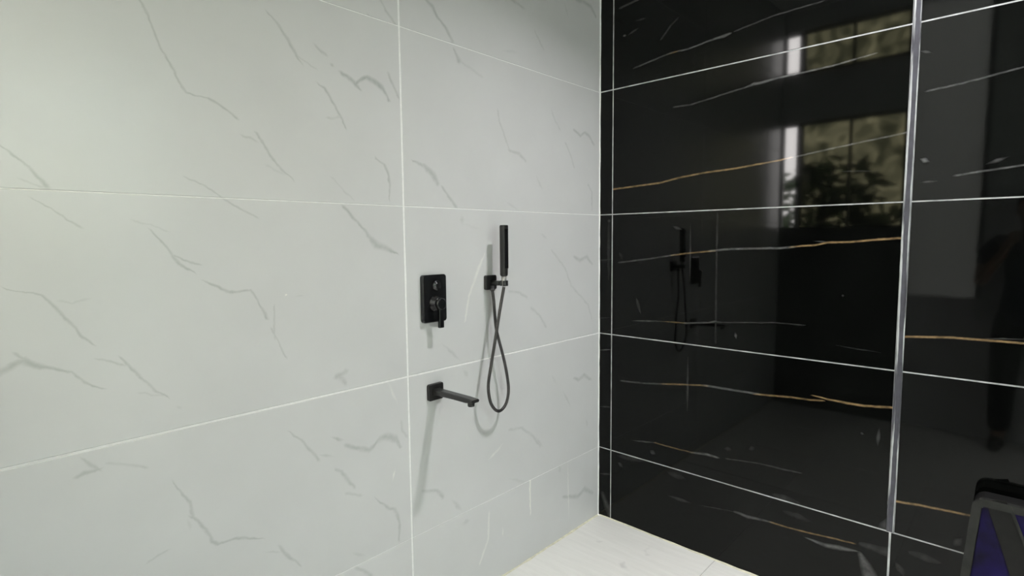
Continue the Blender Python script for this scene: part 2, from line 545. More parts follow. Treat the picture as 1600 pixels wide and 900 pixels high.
BLACK_GOLD = [
    ([(1044, 85), (1062, 79)], 3.2, .55),
    ([(957, 296), (1000, 290), (1030, 286), (1060, 278), (1100, 270), (1150, 263), (1220, 250), (1236, 246)], 4, .8),
    ([(1050, 399), (1071, 396), (1092, 394), (1117, 392)], 3.6, .5),
    ([(1236, 386), (1254, 384), (1274, 383), (1292, 379), (1330, 378), (1374, 374), (1424, 371)], [3, 4, 4, 4.5, 4.5, 5, 5], .95),
    ([(1033, 502), (1075, 505)], 3, .45),
    ([(1035, 600), (1049, 600), (1096, 602), (1104, 603)], 3.5, .5),
    ([(1180, 616), (1230, 620), (1267, 625), (1285, 626)], 4, .65),
    ([(1271, 618), (1299, 625), (1324, 630), (1349, 634), (1410, 638)], [3, 4, 5, 5, 5], .95),
    ([(1024, 692), (1064, 703), (1082, 707)], 3, .4),
    ([(1205, 816), (1230, 824), (1261, 832), (1305, 842), (1333, 849)], 3.5, .6),
    ([(1414, 526), (1480, 527), (1520, 530), (1560, 533), (1606, 537)], 5, .95),
    ([(1398, 783), (1440, 790), (1480, 798), (1540, 811)], 5, .9),
]


def to_tile_veins(src, hit, ax, WIDE=0.62, ink=1.0):
    """pixel polylines -> [(mid point, [(a, b, half width m, strength)])] on the wall plane"""
    out = []
    for pts, w, s in src:
        q = []
        for i, (x, y) in enumerate(pts):
            h = hit(x, y); mpp = (hit(x, y + 1) - h).length
            ww = w[i] if isinstance(w, (list, tuple)) else w
            q.append((h[ax], h.z, ww * WIDE * mpp, s * ink))
        if len(q) == 2:                           # short stroke: lens shaped, fading at both ends
            a, b = q
            q = [(a[0] + (b[0] - a[0]) * t, a[1] + (b[1] - a[1]) * t, (a[2] + (b[2] - a[2]) * t) * f, a[3] * g)
                 for t, f, g in ((0, .45, .3), (.25, .8, .8), (.5, 1, 1), (.75, .8, .8), (1, .45, .3))]
        out.append((((q[0][0] + q[-1][0]) / 2, (q[0][1] + q[-1][1]) / 2), q))
    return out


WV = to_tile_veins(WHITE_VEINS, on_white, 0, 0.78, 0.85)
WR = to_tile_veins(WHITE_RUNS, on_white, 0)
BG = to_tile_veins(BLACK_GREY, on_black, 1, 0.6, 0.6)
BO = to_tile_veins(BLACK_GOLD, on_black, 1, 0.52, 0.8)


def pick(lst, a0, a1, z0, z1):
    ca, cz = (a0 + a1) / 2, (z0 + z1) / 2
    return [[(p[0] - ca, p[1] - cz, p[2], p[3]) for p in q] for m, q in lst
            if a0 <= m[0] < a1 and z0 <= m[1] < z1]


def random_veins(rng, w, h, n, slope, width, strength):
    out = []
    for _ in range(n):
        x, z = rng.uniform(-w / 2, w / 2), rng.uniform(-h / 2, h / 2)
        L = rng.uniform(0.1, 0.35)
        pts = []
        for k in range(5):
            pts.append((x, z, width * rng.uniform(.6, 1.4), strength * rng.uniform(.6, 1)))
            x += L / 4 * rng.uniform(.6, 1.3); z += L / 4 * slope * rng.uniform(.5, 1.5)
        out.append(pts)
    return out


# ------------------------------------------------------------------ tiles
def tile_mesh(w, h, t, normal_axis, sign, ch=0.0012):
    """chamfered slab: face at local 0 on the normal axis, body behind it"""
    bm = bmesh.new()

    def ring(inset, depth):
        vs = []
        for a, b in ((-1, -1), (1, -1), (1, 1), (-1, 1)):
            p = [0, 0, 0]
            u, v = [i for i in range(3) if i != normal_axis]
            p[u] = a * (w / 2 - inset); p[v] = b * (h / 2 - inset); p[normal_axis] = sign * depth
            vs.append(bm.verts.new(p))
        return vs
    r = [ring(ch, 0.0), ring(0, -ch), ring(0, -t)]
    for a, b in zip(r, r[1:]):
        for i in range(4):
            bm.faces.new((a[i], a[(i + 1) % 4], b[(i + 1) % 4], b[i]))
    bm.faces.new(r[0]); bm.faces.new(r[-1])
    return mesh_from(bm, 'tile')


rng = random.Random(5)
TT = 0.009                                     # tile thickness
WHITE_BASE = (0.582, 0.582, 0.583)
VEIN_GREY = (0.30, 0.315, 0.305)
WHITE_SPLASH = (0.86, 0.85, 0.78)

# white wall: grout bed behind the tile faces
wall_left = struct(box('wall_left', -RX - 0.06, 0.0, 0.0012, 0.16, 0, RZ, M_GROUT_WHITE))
WCOLS = [0.0, -1.2, -2.4, -RX]
GAP_ROW = {1: 0.0016, 2: 0.0055, 3: 0.0024, 4: 0.0028, 5: 0.002}       # joint widths seen at each course
for ci in range(3):
    xr, xl = WCOLS[ci], WCOLS[ci + 1]
    for ri in range(6):
        z0, z1 = ROWS[ri], ROWS[ri + 1]
        lo = GAP_ROW.get(ri, 0.0) / 2; hi = GAP_ROW.get(ri + 1, 0.0) / 2
        gl = 0.0035 if ci < 2 else 0.0
        gr = 0.0035 if ci > 0 else 0.003
        w, h = (xr - gr) - (xl + gl), (z1 - hi) - (z0 + lo)
        cx, cz = ((xr - gr) + (xl + gl)) / 2, ((z1 - hi) + (z0 + lo)) / 2
        me = tile_mesh(w, h, TT, 1, -1)
        veins = pick(WV, xl, xr, z0, z1)
        # picks are relative to the full cell centre: shift to the tile centre
        dx, dz = (xl + xr) / 2 - cx, (z0 + z1) / 2 - cz
        veins = [[(p[0] + dx, p[1] + dz, p[2], p[3]) for p in v] for v in veins]
        runs = [[(p[0] + dx, p[1] + dz, p[2], p[3]) for p in v] for v in pick(WR, xl, xr, z0, z1)]
        if not veins:
            veins = random_veins(rng, w, h, 6, -0.8, 0.006, 0.5)
        m = tile_material('white_marble_tile', WHITE_BASE, (0, 2), [(veins, VEIN_GREY), (runs, WHITE_SPLASH)],
                          0.27, 0.012, seed=ci * 7 + ri, mottling=0.025, patchy=0.6)
        o = link('tile', me, m, wall_left, (cx, rng.uniform(-0.0003, 0.0002), cz))

# black wall
BLACK_BASE = (0.0015, 0.0017, 0.0015)
GOLD = (0.33, 0.22, 0.11)
SMEAR = (0.24, 0.24, 0.24)
wall_right = struct(box('wall_right', 0.0008, 0.16, -RY, 0.0, 0, RZ, M_GROUT_PALE))
BCOLS = [0.0, -0.075, -1.275, -2.475, -RY]
BGAP = {0: 0.003, 1: 0.006, 2: 0.024, 3: 0.006, 4: 0.0}
for ci in range(4):
    yr, yl = BCOLS[ci], BCOLS[ci + 1]
    for ri in range(6):
        z0, z1 = ROWS[ri], ROWS[ri + 1]
        lo = 0.0042 / 2 if ri else 0.0
        hi = 0.0042 / 2 if ri < 5 else 0.0
        g0, g1 = BGAP[ci] / 2, BGAP[ci + 1] / 2
        if ri == 0:                               # lowest course: ordinary narrow joint
            g0, g1 = min(g0, .003), min(g1, .003)
        if ci == 1:
            g0 = 0.0022
        if ci == 0:
            g1 = 0.0022
        w, h = (yr - g0) - (yl + g1), (z1 - hi) - (z0 + lo)
        cy, cz = ((yr - g0) + (yl + g1)) / 2, ((z1 - hi) + (z0 + lo)) / 2
        me = tile_mesh(w, h, TT, 0, -1)
        dy, dz = (yl + yr) / 2 - cy, (z0 + z1) / 2 - cz
        sh = lambda vs: [[(p[0] + dy, p[1] + dz, p[2], p[3]) for p in v] for v in vs]
        grey, gold = sh(pick(BG, yl, yr, z0, z1)), sh(pick(BO, yl, yr, z0, z1))
        if not grey and not gold and ci >= 1:
            gold = random_veins(rng, w, h, 3, 0.15, 0.004, 0.8)
        m = tile_material('black_marble_tile', BLACK_BASE, (1, 2), [(grey, SMEAR), (gold, GOLD)],
                          0.045, 0.004, ior=1.29, patchy=0.4, seed=ci * 5 + ri + 40, mottling=0.35)
        link('tile', me, m, wall_right, (rng.uniform(-0.0002, 0.0003), cy, cz))

# corner caulk where the two walls meet
bm = bmesh.new()
zs = [0.002 + (RZ - 0.004) * i / 90 for i in range(91)]
prev = None
for z in zs:
    a = 0.0065 + 0.002 * rng.random()
    ring_ = [bm.verts.new((-a, -0.0006, z)), bm.verts.new((-0.0018, -0.0018 - 0.001 * rng.random(), z)),
             bm.verts.new((-0.0006, -0.003 - 0.002 * rng.random(), z)), bm.verts.new((-0.0006, -0.0006, z))]
    if prev:
        for i in range(4):
            bm.faces.new((prev[i], prev[(i + 1) % 4], ring_[(i + 1) % 4], ring_[i]))
    prev = ring_
struct(link('trim_1', mesh_from(bm, 'trim_1'), M_GROUT_WHITE))

# wide smeared joint between the two black columns: two raised grout ridges with a grey trough
m_ridge, nt, b = mat_new('smeared_joint')
tc = nt.nodes.new('ShaderNodeTexCoord')
mp = nt.nodes.new('ShaderNodeMapping'); mp.inputs['Scale'].default_value = (1, 60, 3.2)
nz = nt.nodes.new('ShaderNodeTexNoise'); nz.inputs['Scale'].default_value = 1.6; nz.inputs['Detail'].default_value = 5
nt.links.new(tc.outputs['Object'], mp.inputs['Vector']); nt.links.new(mp.outputs[0], nz.inputs['Vector'])
cr = nt.nodes.new('ShaderNodeValToRGB')
cr.color_ramp.elements[0].position = 0.42; cr.color_ramp.elements[0].color = (0.05, 0.05, 0.06, 1)
cr.color_ramp.elements[1].position = 0.57; cr.color_ramp.elements[1].color = (0.42, 0.435, 0.435, 1)
nt.links.new(nz.outputs['Fac'], cr.inputs['Fac']); nt.links.new(cr.outputs['Color'], b.inputs['Base Color'])
b.inputs['Roughness'].default_value = 0.6
M_TROUGH = simple('grey_joint_filler', (0.04, 0.04, 0.052), 0.5, noise=0.3, scale=30)
JY = -1.275
trim_2 = struct(box('trim_2', 0.0, 0.0007, JY - 0.0115, JY + 0.0115, ROWS[1], RZ - 0.003, M_TROUGH))
for off, wdt in ((0.0082, 0.0034), (-0.0095, 0.0022)):
    bm = bmesh.new(); prev = None
    for i in range(140):
        z = ROWS[1] + 0.003 + (RZ - ROWS[1] - 0.008) * i / 139
        wv = wdt * rng.uniform(.7, 1.15); hgt = 0.0022 * rng.uniform(.5, 1.2)
        c = JY + off + 0.0012 * math.sin(z * 5.3)
        ring_ = [bm.verts.new((-0.0001, c - wv, z)), bm.verts.new((-hgt, c - wv * .4, z)),
                 bm.verts.new((-hgt, c + wv * .4, z)), bm.verts.new((-0.0001, c + wv, z))]
        if prev:
            for k in range(3):
                bm.faces.new((prev[k], prev[k + 1], ring_[k + 1], ring_[k]))
        prev = ring_
    link('grout_ridge', mesh_from(bm, 'grout_ridge'), m_ridge, trim_2)

# floor
M_FLOOR_GROUT = simple('floor_grout', (0.45, 0.45, 0.42), 0.8, noise=0.1)
m_floor, nt, b = mat_new('pale_floor_tile')
tc = nt.nodes.new('ShaderNodeTexCoord')
mp = nt.nodes.new('ShaderNodeMapping'); mp.inputs['Scale'].default_value = (22, 2, 1)
nz = nt.nodes.new('ShaderNodeTexNoise'); nz.inputs['Scale'].default_value = 2.0; nz.inputs['Detail'].default_value = 6
nt.links.new(tc.outputs['Object'], mp.inputs['Vector']); nt.links.new(mp.outputs[0], nz.inputs['Vector'])
cr = nt.nodes.new('ShaderNodeValToRGB')
cr.color_ramp.elements[0].position = 0.3; cr.color_ramp.elements[0].color = (0.66, 0.66, 0.63, 1)
cr.color_ramp.elements[1].position = 0.7; cr.color_ramp.elements[1].color = (0.72, 0.72, 0.69, 1)
nt.links.new(nz.outputs['Fac'], cr.inputs['Fac'])
# a few scuffs
sp = nt.nodes.new('ShaderNodeTexNoise'); sp.inputs['Scale'].default_value = 9.0; sp.inputs['Detail'].default_value = 2
nt.links.new(tc.outputs['Object'], sp.inputs['Vector'])
mr = nt.nodes.new('ShaderNodeMapRange'); mr.inputs['From Min'].default_value = .66; mr.inputs['From Max'].default_value = .78
mr.inputs['To Max'].default_value = .45
nt.links.new(sp.outputs['Fac'], mr.inputs['Value'])
mx = nt.nodes.new('ShaderNodeMix'); mx.data_type = 'RGBA'; mx.inputs['B'].default_value = (.3, .3, .3, 1)
nt.links.new(mr.outputs[0], mx.inputs['Factor']); nt.links.new(cr.outputs['Color'], mx.inputs['A'])
nt.links.new(mx.outputs['Result'], b.inputs['Base Color'])
b.inputs['Roughness'].default_value = 0.35
floor = struct(box('floor', -RX - 0.15, 0.16, -RY - 0.15, 0.16, -0.12, -0.0012, M_FLOOR_GROUT))
fx = [0.0, -0.95, -1.55, -2.15, -RX]
fy = [0.0, -0.63, -1.23, -1.83, -2.43, -3.03, -RY]
mesh_cache = {}
for i in range(len(fx) - 1):
    for j in range(len(fy) - 1):
        w, h = fx[i] - fx[i + 1] - 0.003, fy[j] - fy[j + 1] - 0.003
        key = (round(w, 4), round(h, 4))
        if key not in mesh_cache:
            mesh_cache[key] = tile_mesh(w, h, TT, 2, 1)
        link('tile', mesh_cache[key], m_floor, floor, ((fx[i] + fx[i + 1]) / 2, (fy[j] + fy[j + 1]) / 2, 0.0))
# creamy mortar fillet at the foot of both walls
M_CREAM = simple('cream_mortar', (0.62, 0.60, 0.47), 0.9, noise=0.15, scale=40)


def fillet(name, a, b, inward):
    bm = bmesh.new(); prev = None
    a, b, inward = Vector(a), Vector(b), Vector(inward)
    n = 60
    for i in range(n + 1):
        p = a.lerp(b, i / n)
        wd = rng.uniform(.006, .013); ht = rng.uniform(.002, .005)
        ring_ = [bm.verts.new(p + Vector((0, 0, .0004)) + inward * .0006), bm.verts.new(p + inward * .0006 + Vector((0, 0, ht))),
                 bm.verts.new(p + inward * wd + Vector((0, 0, .0004)))]
        if prev:
            for k in range(3):
                bm.faces.new((prev[k], prev[(k + 1) % 3], ring_[(k + 1) % 3], ring_[k]))
        prev = ring_
    return struct(link(name, mesh_from(bm, name), M_CREAM))


fillet('trim_3', (-RX, 0, 0), (-0.012, 0, 0), (0, -1, 0))
fillet('trim_4', (0, -0.012, 0), (0, -RY, 0), (-1, 0, 0))

struct(box('ceiling', -RX - 0.15, 0.16, -RY - 0.15, 0.16, RZ, RZ + 0.12, M_CEILING))

# wall opposite the black one, with the window whose light shows in the black tiles
WY0, WY1 = -0.90, 0.0
FY0 = -1.36                              # frosted side light beside the window
#                # window width
M_DARK_WALL = simple('dark_lower_wall', (0.09, 0.095, 0.09), 0.25, noise=0.3, scale=6)
bm = bmesh.new()
bm_box(bm, -RX - 0.06, -RX, -RY, FY0, 0, RZ)
bm_box(bm, -RX - 0.06, -RX, FY0, WY0, 0, 1.0)
bm_box(bm, -RX - 0.06, -RX, FY0, WY0, 3.14, RZ)
bm_box(bm, -RX - 0.06, -RX, WY0, WY1, 3.14, RZ)
bm_box(bm, -RX - 0.06, -RX, WY0, WY1, 2.40, 2.78)
wall_rear = struct(link('wall_rear', mesh_from(bm, 'wall_rear'), M_WHITE_PAINT))
box('lower_wall', -RX - 0.06, -RX + 0.002, WY0, WY1, 0, 1.50, M_DARK_WALL, wall_rear)  # darker wall surface below the window

m_pane, nt, b = mat_new('tinted_pane')
nt.nodes.remove(b)
tr = nt.nodes.new('ShaderNodeBsdfTransparent'); tr.inputs['Color'].default_value = (0.305, 0.31, 0.25, 1)
tcp = nt.nodes.new('ShaderNodeTexCoord')       # light and dark of hazy foliage painted into the glass tint
nzp = nt.nodes.new('ShaderNodeTexNoise'); nzp.inputs['Scale'].default_value = 5.5
nzp.inputs['Detail'].default_value = 5; nzp.inputs['Distortion'].default_value = 1.2
nt.links.new(tcp.outputs['Object'], nzp.inputs['Vector'])
crp = nt.nodes.new('ShaderNodeValToRGB')
crp.color_ramp.elements[0].position = 0.36; crp.color_ramp.elements[0].color = (0.17, 0.175, 0.13, 1)
crp.color_ramp.elements[1].position = 0.68; crp.color_ramp.elements[1].color = (0.45, 0.44, 0.34, 1)
nt.links.new(nzp.outputs['Fac'], crp.inputs['Fac']); nt.links.new(crp.outputs['Color'], tr.inputs['Color'])
gl = nt.nodes.new('ShaderNodeBsdfGlossy'); gl.inputs['Roughness'].default_value = 0.05
mxs = nt.nodes.new('ShaderNodeMixShader'); mxs.inputs[0].default_value = 0.06
nt.links.new(tr.outputs[0], mxs.inputs[1]); nt.links.new(gl.outputs[0], mxs.inputs[2])
nt.links.new(mxs.outputs[0], nt.nodes['Material Output'].inputs['Surface'])


def window(name, z0, z1, slit):
    w = struct(box(name, -RX - 0.05, -RX - 0.01, WY0, WY0 + 0.035, z0, z1, M_FRAME))
    box('window_frame', -RX - 0.05, -RX - 0.01, WY0 + .035, WY1, z1 - 0.03, z1, M_FRAME, w)
    box('window_frame', -RX - 0.05, -RX - 0.01, WY0 + .035, WY1, z0, z0 + 0.03, M_FRAME, w)
    box('mullion', -RX - 0.05, -RX - 0.01, slit - 0.045, slit, z0 + .03, z1 - .03, M_FRAME, w)
    box('mullion', -RX - 0.05, -RX - 0.01, -0.52, -0.50, z0 + .03, z1 - .03, M_FRAME, w)
    for a, c in ((WY0 + .035, -0.52), (-0.50, slit - 0.045)):
        box('pane', -RX - 0.033, -RX - 0.027, a, c, z0 + .03, z1 - .03, m_pane, w)
    box('window_frame', -RX - 0.05, -RX - 0.01, -0.016, -0.0005, z0 + .03, z1 - .03, M_FRAME, w)
    return w


window('window_1', 1.50, 2.40, -0.116)
window('window_2', 2.78, 3.14, -0.116)
m_frost, nt, b = mat_new('frosted_pane')
nt.nodes.remove(b)
tl_ = nt.nodes.new('ShaderNodeBsdfTranslucent'); tl_.inputs['Color'].default_value = (0.37, 0.38, 0.37, 1)
gl = nt.nodes.new('ShaderNodeBsdfDiffuse'); gl.inputs['Color'].default_value = (0.3, 0.3, 0.3, 1)
ads = nt.nodes.new('ShaderNodeMixShader'); ads.inputs[0].default_value = 0.2
nt.links.new(tl_.outputs[0], ads.inputs[1]); nt.links.new(gl.outputs[0], ads.inputs[2])
nt.links.new(ads.outputs[0], nt.nodes['Material Output'].inputs['Surface'])
w3 = struct(box('window_3', -RX - 0.05, -RX - 0.01, FY0, FY0 + 0.03, 1.0, 3.14, M_FRAME))
box('pane', -RX - 0.033, -RX - 0.027, FY0 + 0.03, WY0, 1.0, 3.14, m_frost, w3)

# wall facing the white one, with the open doorway that lights the room from behind
DX0, DX1, DZ = -2.35, -1.0, 2.75
bm = bmesh.new()
bm_box(bm, -RX - 0.15, DX0, -RY - 0.15, -RY, 0, RZ)
bm_box(bm, DX1, 0.16, -RY - 0.15, -RY, 0, RZ)
bm_box(bm, DX0, DX1, -RY - 0.15, -RY, DZ, RZ)
struct(link('wall_front', mesh_from(bm, 'wall_front'), M_WHITE_PAINT))
door = struct(box('door_1', DX0, DX0 + 0.05, -RY - 0.15, -RY + 0.01, 0, DZ, M_FRAME))
box('door_frame', DX1 - 0.05, DX1, -RY - 0.15, -RY + 0.01, 0, DZ, M_FRAME, door)
box('door_frame', DX0 + 0.05, DX1 - 0.05, -RY - 0.15, -RY + 0.01, DZ - 0.05, DZ, M_FRAME, door)

# ------------------------------------------------------------------ outside: ground and plants that tint the daylight
M_GROUND = simple('outdoor_ground', (0.05, 0.055, 0.045), 0.9, noise=0.3, scale=3)
bm = bmesh.new(); bm_box(bm, -14, 8, -16, 8, -0.30, -0.125)
gnd = struct(link('ground', mesh_from(bm, 'ground'), M_GROUND))
M_LEAF = simple('green_leaf', (0.08, 0.13, 0.06), 0.5, noise=0.5, scale=4)
M_BARK = simple('bark', (0.08, 0.06, 0.04), 0.9, noise=0.3, scale=20)


def leaf_cloud(n, centre, radii, size, seed):
    r = random.Random(seed); bm = bmesh.new()
    for _ in range(n):
        d = Vector((r.gauss(0, 1), r.gauss(0, 1), r.gauss(0, 1))).normalized() * r.uniform(.35, 1) ** .6
        p = Vector(centre) + Vector((d.x * radii[0], d.y * radii[1], d.z * radii[2]))
        a = Vector((r.gauss(0, 1), r.gauss(0, 1), r.gauss(0, .6))).normalized()
        c = a.orthogonal().normalized(); s = size * r.uniform(.6, 1.3)
        v = [bm.verts.new(p - a * s), bm.verts.new(p + c * s * .4), bm.verts.new(p + a * s), bm.verts.new(p - c * s * .4)]
        bm.faces.new(v)
    return mesh_from(bm, 'foliage')


def shrub(name, x, y, h, rad, n, size, seed, label):
    t = empty(name, (x, y, -0.125))
    tube('trunk', [(x, y, -0.125), (x + .03, y, h * .25), (x, y + .03, h * .55), (x, y, h * .8)], 0.05, M_BARK, t, n=7, sub=3)
    o = link('foliage', leaf_cloud(n, (x, y, h * .58), rad, size, seed), M_LEAF, t)
    reparent(t)
    return tag(t, label, 'shrub')


shrub('garden_shrub', -4.7, 0.15, 2.4, (0.6, 0.8, 1.0), 900, 0.11, 3, 'leafy green shrub outside the narrow window, mirrored in black tiles')
M_SKY_BLOCKER = simple('sky_blocker_paint', (0.150, 0.190, 0.180), 0.9, noise=0.15, scale=3)
struct(box('wall_sky_blocker', -12, 7, -7.4, -7.2, -0.125, 6.2, M_SKY_BLOCKER))  # added out of view: blocks open sky, bounces greenish light through the doorway
shrub('garden_shrub', -1.9, -6.5, 2.2, (1.5, 0.6, 1.1), 1600, 0.12, 9, 'wide green shrub outside the open doorway')

# ------------------------------------------------------------------ ceiling lamp (throws the fittings' shadows)
lamp = empty('ceiling_lamp', LAMP_POS)
lathe('lamp_housing', [(0, 0.085), (0.03, 0.085), (0.036, 0.08)], (LAMP_POS.x, LAMP_POS.y, RZ), (0, 0, -1), M_WHITE_PAINT, lamp)
m_em, nt, b = mat_new('lamp_diffuser')
b.inputs['Base Color'].default_value = (.9, .9, .88, 1)
b.inputs['Emission Color'].default_value = (1, .97, .90, 1)
b.inputs['Emission Strength'].default_value = 6.0
lathe('lamp_diffuser', [(0.0362, 0.07), (0.039, 0.066)], (LAMP_POS.x, LAMP_POS.y, RZ), (0, 0, -1), m_em, lamp)
ld = bpy.data.lights.new('lamp_light', 'AREA')
ld.shape = 'DISK'; ld.size = 0.13; ld.spread = math.radians(118); ld.energy = LAMP_WATTS; ld.color = (1.0, 0.975, 1.0)
lo = bpy.data.objects.new('lamp_light', ld); COL.objects.link(lo)
lo.location = (LAMP_POS.x, LAMP_POS.y, RZ - 0.041); lo.parent = lamp
reparent(lamp)
tag(lamp, 'round white flush ceiling lamp above the shower corner', 'lamp')

# ------------------------------------------------------------------ mixer valve
WF = -0.0004                                # just proud of the white tile faces
mv = empty('shower_mixer', (-1.086, 0, 1.15))
PC = (-1.0825, 1.2365)
rounded_plate('wall_plate', PC[0], PC[1], 0.110, 0.174, WF, -0.017, 0.011, M_BLACK_GLOSS, mv, 0.003)
lathe('diverter_button', [(0, .019), (.012, .019), (.0145, .0165), (.0146, .012), (.0175, .011), (.018, .009)],
      (PC[0], -0.0171, PC[1] + 0.047), (0, -1, 0), M_BLACK_GLOSS, mv, 28)
lathe('handle_base', [(0, .029), (.004, .029), (.005, .024), (.022, .023), (.0226, .020)],
      (PC[0], -0.0171, PC[1] - 0.018), (0, -1, 0), M_BLACK_GLOSS, mv, 32)
lev = box('lever', PC[0] - 0.011, PC[0] + 0.011, -0.052, -0.040, PC[1] - 0.105, PC[1] - 0.002, M_BLACK_GLOSS, mv, 0.003, 2)
lathe('lever_hub', [(0, .021), (.013, .021), (.015, .018)], (PC[0], -0.0400, PC[1] - 0.018), (0, -1, 0), M_BLACK_GLOSS, mv, 28)
reparent(mv)
tag(mv, 'gloss black rectangular mixer plate with round button and lever on white tiles', 'mixer valve')

# ------------------------------------------------------------------ bath spout
sp_ = empty('bath_spout', (-1.082, 0, 0.86))
SX, SZ = -1.083, 0.889
rounded_plate('wall_plate', SX, SZ, 0.070, 0.062, WF, -0.013, 0.008, M_BLACK_METAL, sp_, 0.002)
bm = bmesh.new()
prof = [(-0.0131, .019, .013, .0), (-0.030, .0165, .0105, .002), (-0.12, .0165, .0095, .003), (-0.185, .0175, .009, .003), (-0.222, .018, .0055, .0045)]
prev = None
for y, hw, hh, dz in prof:
    c = 0.004
    ring_ = [bm.verts.new((SX + a, y, SZ + dz + z)) for a, z in ((-hw + c, -hh), (hw - c, -hh), (hw, -hh + c * .8), (hw, hh - c * .8),
                                                               (hw - c, hh), (-hw + c, hh), (-hw, hh - c * .8), (-hw, -hh + c * .8))]
    if prev:
        for k in range(8):
            bm.faces.new((prev[k], prev[(k + 1) % 8], ring_[(k + 1) % 8], ring_[k]))
    else:
        bm.faces.new(ring_)
    prev = ring_
bm.faces.new(prev)
link('spout_arm', mesh_from(bm, 'spout_arm'), M_BLACK_METAL, sp_)
lathe('outlet', [(0, .0125), (.010, .0125), (.012, .011)], (SX, -0.200, SZ - 0.0055), (0, 0, -1), M_BLACK_METAL, sp_, 20)
reparent(sp_)
tag(sp_, 'slim matt black bath spout on a square plate below the mixer', 'spout')

# ------------------------------------------------------------------ hand shower holder
hb = empty('shower_holder', (-0.788, 0, 1.25))
HX, HZ = -0.789, 1.2765
rounded_plate('wall_plate', HX, HZ, 0.060, 0.058, WF, -0.015, 0.007, M_BLACK_METAL, hb, 0.002)
box('holder_arm', HX - 0.007, HX + 0.015, -0.062, -0.0151, HZ - 0.010, HZ + 0.008, M_BLACK_METAL, hb, 0.002, 2)
HD = 0.072                                  # handset axis distance from the wall
HANDX = -0.7775
bm = bmesh.new()                            # split clip ring around the handset neck
n = 26
r0, r1 = 0.0102, 0.0165
prevr = None
for i in range(n + 1):
    a = math.radians(-60 + 300 * i / n)
    ca, sa = math.sin(a), math.cos(a)
    ring_ = [bm.verts.new((HANDX + r * ca, -HD - 0.0005 + r * sa, HZ - 0.001 + z)) for r, z in ((r0, -.0105), (r1, -.0105), (r1, .0105), (r0, .0105))]
    if prevr:
        for k in range(4):
            bm.faces.new((prevr[k], prevr[(k + 1) % 4], ring_[(k + 1) % 4], ring_[k]))
    else:
        bm.faces.new(ring_)
    prevr = ring_
bm.faces.new(prevr)
link('clip_ring', mesh_from(bm, 'clip_ring'), M_BLACK_METAL, hb)
OUTX = on_white(769.5, 450, -0.034).x
lathe('hose_outlet', [(0, .0085), (.012, .0085), (.0125, .0105), (.020, .0105), (.0205, .008)],
      (OUTX, -0.034, HZ - 0.0103), (0, 0, -1), M_BLACK_METAL, hb, 18)
reparent(hb)
tag(hb, 'square matt black wall bracket holding up the stick hand shower', 'bracket')

# ------------------------------------------------------------------ hand shower with hose
hs = empty('hand_shower', (HANDX, -HD, 0.72))
bm = bmesh.new()
prev = None
for z, hw in ((1.3035, .0105), (1.307, .0125), (1.311, .0133), (1.498, .0146), (1.5035, .0138), (1.505, .012)):
    c = hw * .35
    lean = (z - 1.28) * 0.012
    ring_ = [bm.verts.new((HANDX + lean + a, -HD + b_, z)) for a, b_ in ((-hw + c, -hw), (hw - c, -hw), (hw, -hw + c), (hw, hw - c),
                                                                       (hw - c, hw), (-hw + c, hw), (-hw, hw - c), (-hw, -hw + c))]
    if prev:
        for k in range(8):
            bm.faces.new((prev[k], prev[(k + 1) % 8], ring_[(k + 1) % 8], ring_[k]))
    else:
        bm.faces.new(ring_)
    prev = ring_
bm.faces.new(prev)
link('handset', mesh_from(bm, 'handset'), M_BLACK_METAL, hs)
nozz = box('spray_face', HANDX - 0.0095, HANDX + 0.0115, -HD - 0.0152, -HD - 0.0139, 1.335, 1.490, M_BLACK_GLOSS, hs, 0.0005, 1)
nk = lathe('neck', [(0, .0075), (.008, .0085), (.018, .0098), (.0400, .0098), (.0405, .0088)],
           (HANDX, -HD, 1.2625), (0, 0, 1), M_STEEL, hs, 20)
nk['label'] = 'bare grey metal neck'


def hose_pt(px, py, d):
    return on_white(px, py, -d)


hose = tube('hose', [(OUTX, -0.034, HZ - 0.0315), hose_pt(771.5, 470, .036), hose_pt(773, 490, .039), hose_pt(776, 517, .043), hose_pt(785, 552, .047),
                     hose_pt(791, 579, .050), hose_pt(794.5, 606, .053), hose_pt(792.5, 625, .055), hose_pt(787, 637, .056), hose_pt(779, 642.5, .058),
                     hose_pt(771, 637, .060), hose_pt(765.5, 625, .062), hose_pt(763, 602, .064), hose_pt(768, 567, .067), hose_pt(776, 517, .070),
                     hose_pt(781, 485, .072), (HANDX, -HD, 1.2620)],
            0.0062, M_HOSE, hs, n=10, sub=8, ribs=0.0005, rib_step=0.005)
reparent(hs)
tag(hs, 'slim black stick hand shower with a long looped dark hose', 'hand shower')

# ------------------------------------------------------------------ dark case by the black wall
CXF = -0.11                                 # its front plane


def cp(px, py):
    h = on_black(px, py, CXF)
    return (h.y, h.z)


M_CASE = simple('dark_case_shell', (0.004, 0.004, 0.004), 0.6, noise=0.3, scale=25, spec=0.2)
M_RIM = simple('grey_case_rim', (0.013, 0.0135, 0.012), 0.6, noise=0.3, scale=30, spec=0.2)
M_VIOLET = simple('violet_panel', (0.0028, 0.0013, 0.021), 0.5, noise=0.9, scale=12, spec=0.12)
M_BAND = simple('black_band', (0.003, 0.003, 0.0025), 0.6, noise=0.3, scale=40, spec=0.2)
tl, bl = cp(1519, 776), cp(1499, 900)
k = tl[1] / (tl[1] - bl[1])
base_y = tl[0] + (bl[0] - tl[0]) * k        # left edge run down to the floor
top_z = tl[1]
right_y = tl[0] - 0.44
base_r = right_y - (base_y - tl[0])


